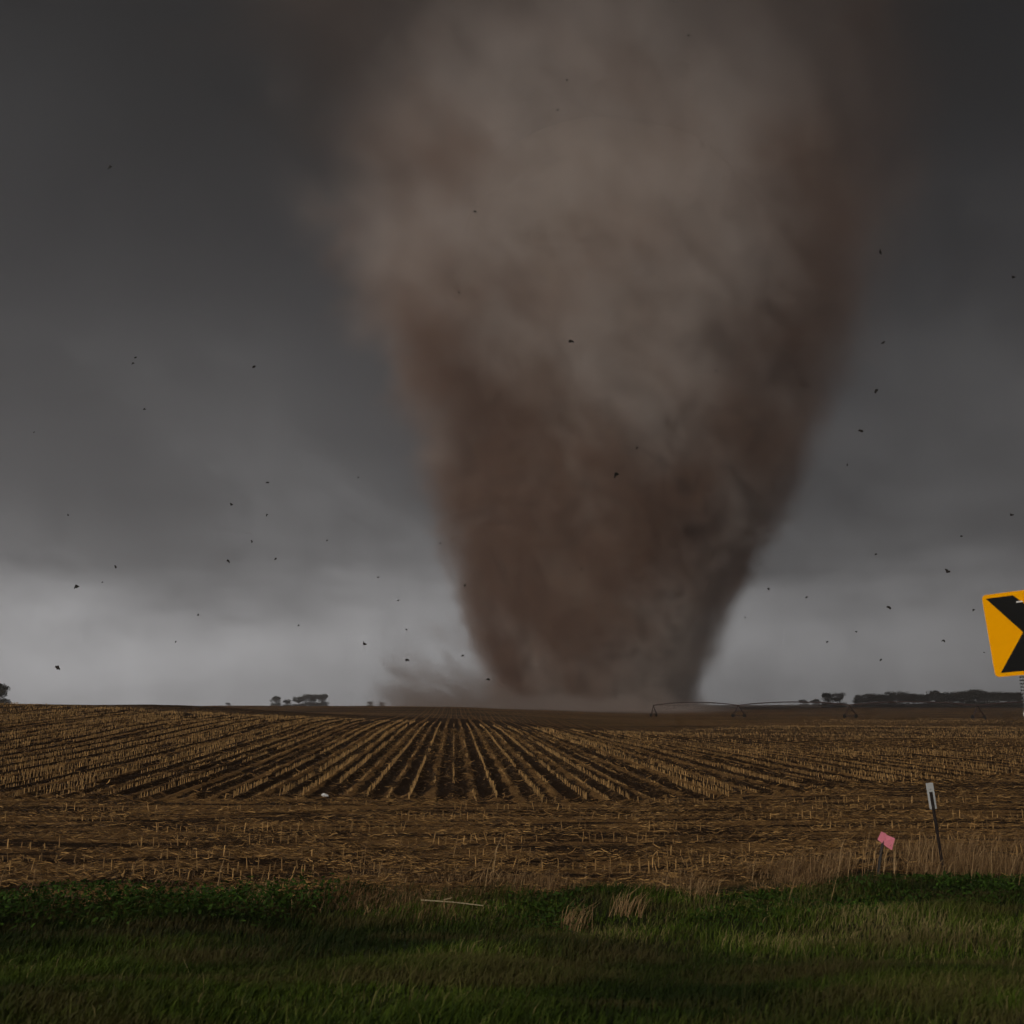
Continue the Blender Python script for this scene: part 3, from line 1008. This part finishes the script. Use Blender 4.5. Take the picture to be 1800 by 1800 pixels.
for i in range(4):
    A, B = top_of(TW[i]), top_of(TW[i + 1])
    pts = []
    nn = 24
    for k in range(nn + 1):
        t = k / nn
        q = A.lerp(B, t)
        q.z += 1.15 * 4 * t * (1 - t)
        pts.append(q)
    MB().tube(pts, 0.19, 8).build('pipe_span', M_PIPE, pv)
    tr = MB()
    ax = (B - A).normalized(); sdv = Vector((ax.y, -ax.x, 0))
    low = []
    for k in range(0, nn + 1, 3):
        t = k / nn
        q = pts[k].copy(); q.z -= 1.0 * min(1, 4 * t * (1 - t) * 1.4)
        low.append(q)
    tr.tube(low, 0.05, 5)
    for k, q in zip(range(0, nn + 1, 3), low):
        if 0 < k < nn:
            tr.tube([pts[max(k - 1, 0)], q], .03, 4); tr.tube([pts[min(k + 1, nn)], q], .03, 4)
    tr.build('truss_rods', M_PIPE, pv)

# ------------------------------------------------------------------ chevron sign
M_YEL = simple('amber_sheeting', (0.98, 0.405, 0.0), 0.75, 0, 40, 0.05, 0.04)
M_BLK = simple('black_sheeting', (0.014, 0.014, 0.014), 0.8, 0, 40, 0.2, 0.05)
M_ALU = simple('sign_aluminium', (0.35, 0.35, 0.36), 0.5, 0.6)
M_GALV = simple('galvanised_steel', (0.30, 0.31, 0.32), 0.55, 0.5, 30, 0.25)
M_WHITE = simple('white_reflector', (0.78, 0.76, 0.72), 0.5, 0, 20, 0.06)
M_HOLE = simple('dark_hole', (0.012, 0.012, 0.012), 0.9)

SD = 9.1
sc_c = px(1802, 1111, SD)
sign = empty('chevron_sign', (sc_c.x, sc_c.y, gz(sc_c.x, sc_c.y)))
sign.rotation_euler = (0, math.radians(-1.0), math.radians(-36))
tag(sign, 'amber curve warning sign with black chevron on a perforated steel post', 'road sign')
SH = (sc_c.z - sign.location.z) / math.cos(math.radians(1))
_off = sign.rotation_euler.to_matrix() @ Vector((0, 0, SH))
sign.location = (sc_c.x - _off.x, sc_c.y - _off.y, sign.location.z)
SW_, SHH = 0.61, 0.74


def rrect(wd, ht, r, cz, k=6):
    pts = []
    for cx_, cy_, a0 in ((wd / 2 - r, ht / 2 - r, 0), (-wd / 2 + r, ht / 2 - r, 90), (-wd / 2 + r, -ht / 2 + r, 180), (wd / 2 - r, -ht / 2 + r, 270)):
        for j in range(k + 1):
            t = math.radians(a0 + 90 * j / k)
            pts.append((cx_ + r * math.cos(t), cz + cy_ + r * math.sin(t)))
    return pts


def rolled(mb_, deg=-3.5):
    """the panel hangs a little askew on its post"""
    m_ = Matrix.Rotation(math.radians(deg), 3, 'Y')
    c_ = Vector((0, 0, SH))
    mb_.v = [tuple(m_ @ (Vector(q_) - c_) + c_) for q_ in mb_.v]
    return mb_


panel = rolled(MB().prism(rrect(SW_, SHH, .038, SH), -0.0015, 0.0015)).build('panel', M_ALU, sign)
rolled(MB().prism(rrect(SW_ - .002, SHH - .002, .037, SH), -0.0045, -0.0016)).build('yellow_face', M_YEL, panel)
cv = [(.055, .952), (.425, .952), (.945, .5), (.425, .048), (.085, .048), (.475, .5)]
cv = [((u - .5) * SW_, SH + (v - .5) * SHH) for u, v in cv]
rolled(MB().prism(cv, -0.0075, -0.0046)).build('chevron', M_BLK, panel)
for v in (.865, .135):
    mb = MB()
    mb.box((0, -.011, SH + (v - .5) * SHH), (.052, .006, .012))
    rolled(mb).build('bolt', M_WHITE, sign)  # bolt heads as wide white bars, their glint painted into the colour
# perforated square post with real holes on two faces, one panel of strip per hole pitch
post = MB()
PW = 0.025
pitch = 0.0254
zt = SH + SHH / 2 - .02
nseg = int((zt + .35) / pitch)
for k in range(nseg):
    z0 = -0.35 + k * pitch
    if z0 > -0.02:
        # a web between two holes: four bars round the square, the hole left open between side strips
        for sx, sy, wx, wy in ((0, -1, 1, 0), (0, 1, 1, 0), (-1, 0, 0, 1), (1, 0, 0, 1)):
            post.box((sx * PW, sy * PW + PW + .003, z0 + .0065), (.044 if wx else .003, .044 if wy else .003, .0125))
for sx in (-1, 1):
    for sy in (-1, 1):
        zl = zt + .35
        post.box((sx * (PW - .0055), sy * PW + PW + .003, -0.35 + zl / 2), (.0165, .0034, zl))
        post.box((sx * PW, sy * (PW - .0055) + PW + .003, -0.35 + zl / 2), (.0034, .0165, zl))
post.v = [(x_ - .045, y_, z_) for x_, y_, z_ in post.v]
post.build('post', M_GALV, sign)
# coiled spring section between the panel and the reflector
sp_ = MB()
zs0, zs1 = SH - SHH / 2 - 0.325, SH - SHH / 2 - 0.005
nt = int((zs1 - zs0) / 0.029 * 14)
sp_.tube([(-.045 + .043 * math.cos(2 * PI * k / 14), .028 + .043 * math.sin(2 * PI * k / 14), zs0 + (zs1 - zs0) * k / nt) for k in range(nt + 1)], .0065, 6)
sp_.build('spring', M_GALV, sign)
# round white reflector low on the post
cap = MB()
zc = SH - SHH / 2 - 0.345
cap.tube([(0, -.012, zc), (0, -.008, zc), (0, .002, zc)], [.030, .041, .043], 20)
cap.v = [(x_ - .045, y_, z_) for x_, y_, z_ in cap.v]
cap.build('reflector', M_WHITE, sign)

# ------------------------------------------------------------------ steel fence post with pale marker plate
M_TPOST = simple('dark_steel_post', (0.028, 0.020, 0.018), 0.6, 0.2)
M_PLATE = simple('grey_white_plate', (0.42, 0.43, 0.43), 0.5, 0, 10, 0.12)
fp = px(1659, 1532, 20.2)
tp_ = px(1641, 1377, 20.0)
g = gz(fp.x, 20.2)
tpost = empty('marker_post', (fp.x, 20.2, g))
tag(tpost, 'thin dark steel post topped by a pale grey plate standing in the verge', 'post')
hh_ = tp_.z - g
dxp = tp_.x - fp.x
lean = Matrix.Rotation(math.atan2(dxp, hh_), 3, 'Y')
ax = lambda t, o=(0, 0, 0): lean @ Vector((o[0], o[1], t * hh_ + o[2]))
mb = MB()
hp = hh_ * .90
mb.box(lean @ Vector((0, 0, hp / 2 - .2)), (.060, .008, hp + .4), lean)
mb.box(lean @ Vector((0, -.020, hp / 2 - .2)), (.008, .034, hp + .4), lean)
for k in range(18):
    mb.box(lean @ Vector((0, -.040, .15 + k * hp / 19)), (.014, .010, .022), lean)
mb.build('stake', M_TPOST, tpost)
pl = MB()
pl.prism([(x_, z_) for x_, z_ in rrect(.14, hh_ * .29, .02, hh_ * .855)], .006, .010)
pl.v = [tuple(lean @ Vector(q)) for q in pl.v]
pl.build('plate', M_PLATE, tpost)
for zz_ in (.93, .74):
    MB().box(ax(zz_, (0, .0, 0)), (.018, .018, .018), lean).build('bolt', M_GALV, tpost)

# ------------------------------------------------------------------ pink flag on a stake
M_PINK = simple('pink_plastic', (0.78, 0.24, 0.31), 0.5, 0, 12, 0.10)
M_STAKE = simple('dark_stake', (0.04, 0.035, 0.032), 0.8)
fb = px(1541, 1535, 19.6)
fc = px(1557, 1478, 19.6)
g = gz(fb.x, fb.y)
flag = empty('pink_marker', (fb.x, fb.y, g))
tag(flag, 'small tilted pink plastic marker square on a short dark stake', 'marker')
c = fc - flag.location
ctrl = [(-.150, .02), (-.075, .165), (.000, .135), (.035, .100), (.170, .045), (.105, -.165), (.02, -.115)]
fl = MB()
front, back = [], []
for x_, z_ in ctrl:
    yb = 0.008 * math.sin(x_ * 22)
    front.append((c.x + x_, c.y - .002 + yb, c.z + z_)); back.append((c.x + x_, c.y + .002 + yb, c.z + z_))
cf = (c.x, c.y - .005, c.z); cb = (c.x, c.y - .001, c.z)
vs = front + back + [cf, cb]
n7 = len(ctrl)
fs = [(k, (k + 1) % n7, 2 * n7) for k in range(n7)] + [((k + 1) % n7 + n7, k + n7, 2 * n7 + 1) for k in range(n7)] + [(k, k + n7, (k + 1) % n7 + n7, (k + 1) % n7) for k in range(n7)]
fl.add(vs, fs).build('flag', M_PINK, flag)
sk = MB()
d_ = Vector((c.x - .03, c.y + .02, c.z + .04))
sk.tube([(0, 0, -.15), d_ * .5, d_], [.030, .028, .024], 6)
sk.build('stake', M_STAKE, flag)

# ------------------------------------------------------------------ small things lying about
M_BAG = simple('white_plastic_scrap', (0.80, 0.82, 0.84), 0.4, 0, 6, 0.06)
p = px(570, 1411, 37.0)
sb = bpy.data.meshes.new('plastic_scrap')
import bmesh
bm = bmesh.new()
bmesh.ops.create_icosphere(bm, subdivisions=3, radius=.085)
for v in bm.verts:
    k = mnoise.fractal(v.co * 14, .8, 2, 4)
    v.co *= 1 + .5 * k
    v.co.x *= 1.2 + (.4 if v.co.x > 0 else 0); v.co.z *= .7
bm.to_mesh(sb); bm.free()
o = link('plastic_scrap', sb, M_BAG)
o.location = (p.x, p.y, float(field_z(p.x, p.y)) + .06)
tag(o, 'crumpled white plastic scrap lying where the corn rows end', 'litter')

M_REED = simple('bleached_reed', (0.40, 0.33, 0.20), 0.7, 0, 10, .2)
a_ = px(740, 1582, 18.0); b_ = px(850, 1592, 17.6)
a_.z = max(a_.z, gz(a_.x, a_.y) + .1); b_.z = max(b_.z, gz(b_.x, b_.y) + .05)
mid = (a_ + b_) / 2 + Vector((0, 0, .012))
rd = empty('reed_stem', a_)
tag(rd, 'long pale dry stem lying across the weeds at the verge edge', 'dry stem')
MB().tube([(0, 0, 0), mid - a_, b_ - a_], [.011, .010, .006], 6).build('stem', M_REED, rd)
MB().add([(0.35, 0, .01), (0.50, .03, .035), (0.53, .03, .028), (0.40, -.01, 0)], [(0, 1, 2, 3)]).build('leaf', M_REED, rd)

# ------------------------------------------------------------------ wind-borne debris
M_DEB = simple('flying_scrap', (0.022, 0.017, 0.014), 0.85)


def debris_mesh(seed):
    rg = random.Random(seed)
    k = rg.randint(5, 8)
    L = 1.0
    pts = []
    bend = rg.uniform(-.5, .5)
    top_, bot = [], []
    for i_ in range(k):
        t = i_ / (k - 1)
        wdt = (.10 + .16 * math.sin(PI * t)) * rg.uniform(.5, 1.5)
        cx_, cz_ = (t - .5) * L, bend * math.sin(PI * t) + rg.uniform(-.08, .08)
        top_.append((cx_, rg.uniform(-.08, .08), cz_ + wdt)); bot.append((cx_ + rg.uniform(-.05, .05), rg.uniform(-.08, .08), cz_ - wdt))
    vs = [(x_, y_ - .03, z_) for x_, y_, z_ in top_ + bot] + [(x_, y_ + .03, z_) for x_, y_, z_ in top_ + bot]
    m_ = 2 * k
    fs = []
    for i_ in range(k - 1):
        fs.append((i_, i_ + 1, k + i_ + 1, k + i_)); fs.append((m_ + k + i_, m_ + k + i_ + 1, m_ + i_ + 1, m_ + i_))
        fs.append((i_, m_ + i_, m_ + i_ + 1, i_ + 1)); fs.append((k + i_, k + i_ + 1, m_ + k + i_ + 1, m_ + k + i_))
    fs.append((0, k, m_ + k, m_)); fs.append((k - 1, m_ + k - 1, m_ + 2 * k - 1, 2 * k - 1))
    mb_ = MB().add(vs, fs)
    me = bpy.data.meshes.new('debris_scrap')
    me.from_pydata(mb_.v, [], mb_.f); me.update(); me.materials.append(M_DEB)
    return me


DM = [debris_mesh(k) for k in range(9)]
# x, y in the photograph, length in its pixels, tilt in degrees
BIG = [(193, 295, 9, 15, 'dark scrap flying alone high in the upper left sky'),
       (1548, 443, 10, 85, 'upright dark scrap flying high beside the right flank of the tornado'),
       (1782, 485, 8, -30, 'small dark scrap flying at the right edge high above the chevron sign'),
       (1004, 601, 10, -15, 'thin curved dark strip flying in front of the pale middle of the tornado'),
       (1552, 602, 7, 30, 'small scrap flying midway between two others right of the tornado'),
       (1541, 688, 9, 60, 'leaning dark scrap flying lowest of the column right of the tornado'),
       (1513, 757, 9, -10, 'flat dark scrap flying just outside the right edge of the funnel at mid height'),
       (1084, 837, 11, 30, 'largest dark scrap flying in front of the brown lower funnel'),
       (446, 644, 7, 40, 'chunky dark scrap flying midway up the grey sky left of the funnel'),
       (135, 1033, 9, 20, 'blocky dark scrap flying in the bright band on the far left'),
       (101, 1174, 11, -35, 'dark scrap flying lowest, just above the far left horizon'),
       (642, 1130, 8, -50, 'forked dark scrap flying in the brightest sky left of the funnel foot'),
       (716, 1161, 8, -10, 'thin flat scrap flying above the drifting ground dust'),
       (1666, 1003, 9, -35, 'slanted dark scrap flying up and left of the chevron sign'),
       (1562, 1069, 8, -20, 'flat pale-dark scrap flying between the funnel and the chevron sign'),
       (858, 1194, 7, 0, 'flat dark scrap flying against the foot of the funnel')]
SMALL = [(234, 640, 5), (254, 720, 5), (407, 886, 6), (470, 848, 6), (442, 952, 5), (401, 987, 7), (203, 996, 6), (714, 1107, 4), (818, 1030, 5), (774, 955, 4),
         (1712, 1073, 5), (1658, 1128, 6), (1454, 1127, 5), (1350, 1036, 5), (1418, 1050, 5), (1779, 903, 7), (1490, 817, 5), (1120, 788, 5), (835, 372, 6),
         (1258, 653, 4), (484, 982, 5), (347, 1080, 5), (1022, 1000, 4), (813, 1152, 5), (1548, 1160, 5), (1310, 1085, 4), (980, 192, 5), (180, 1024, 4), (238, 628, 5),
         (1210, 62, 4), (997, 141, 5), (806, 515, 4), (700, 1055, 4), (309, 1128, 4), (1540, 975, 5), (1690, 942, 5), (470, 906, 5), (575, 950, 4), (630, 838, 4),
         (665, 1015, 4), (120, 905, 4), (1730, 1147, 4), (1505, 1110, 4), (60, 760, 4), (525, 1100, 4)]


def scrap(x_, y_, L, ang, label, k, group):
    d_ = 60 + 110 * ((k * 37) % 10) / 10
    p_ = px(x_, y_, d_)
    o_ = bpy.data.objects.new('debris_scrap', DM[k % 9])
    C.objects.link(o_)
    o_.location = p_
    s_ = L / 1800 * d_ * 1.05
    o_.scale = (s_, s_, s_)
    o_.rotation_euler = (rng.uniform(-.4, .4), -math.radians(ang), rng.uniform(-.5, .5))
    tag(o_, label, 'debris', group)


for k, (x_, y_, L, a_, lab) in enumerate(BIG):
    scrap(x_, y_, L, a_, lab, k, 'larger scraps whirled round the tornado')
def region(x_, y_):
    le = 1045 - 175 - (1232 - y_) * 0.32
    ri = 1045 + 175 + (1232 - y_) * 0.32
    side_ = 'left of the funnel' if x_ < le else 'right of the funnel' if x_ > ri else 'in front of the funnel'
    band_ = 'high up' if y_ < 560 else 'at mid height' if y_ < 860 else 'fairly low' if y_ < 1040 else 'close above the ground'
    return band_ + ' ' + side_


cells = {}
for k, (x_, y_, L) in enumerate(sorted(SMALL)):
    cells.setdefault(region(x_, y_), []).append((x_, y_, L, k))
for reg, lst in cells.items():
    for j, (x_, y_, L, k) in enumerate(lst):
        lab = ('only tiny speck of debris flying ' if len(lst) == 1 else ORD[j] + ' tiny debris speck from left, ') + reg
        scrap(x_, y_, L, rng.uniform(-60, 60), lab, k + 3, 'tiny specks of flying debris')

# ------------------------------------------------------------------ haze
hz = bpy.data.materials.new('storm_haze')
hz.use_nodes = True
n = NT(hz.node_tree); n.n.clear()
v = n.n.new('ShaderNodeVolumePrincipled')
v.inputs['Color'].default_value = (0.63, 0.625, 0.635, 1)
v.inputs['Density'].default_value = 0.00046
v.inputs['Anisotropy'].default_value = 0.68
o = n.n.new('ShaderNodeOutputMaterial')
n.l.new(v.outputs[0], o.inputs['Volume'])
x0, x1, y0, y1, z0, z1 = xs[0] - 6, xs[-1] + 6, ys[0] - 6, ys[-1] + 6, float(Z.min()) - 3, TZ + 692
MB().box(((x0 + x1) / 2, (y0 + y1) / 2, (z0 + z1) / 2), (x1 - x0, y1 - y0, z1 - z0)).build('haze', hz)
tag(bpy.data.objects['haze'], 'thin grey storm haze filling the air over the field', 'haze', kind='stuff')
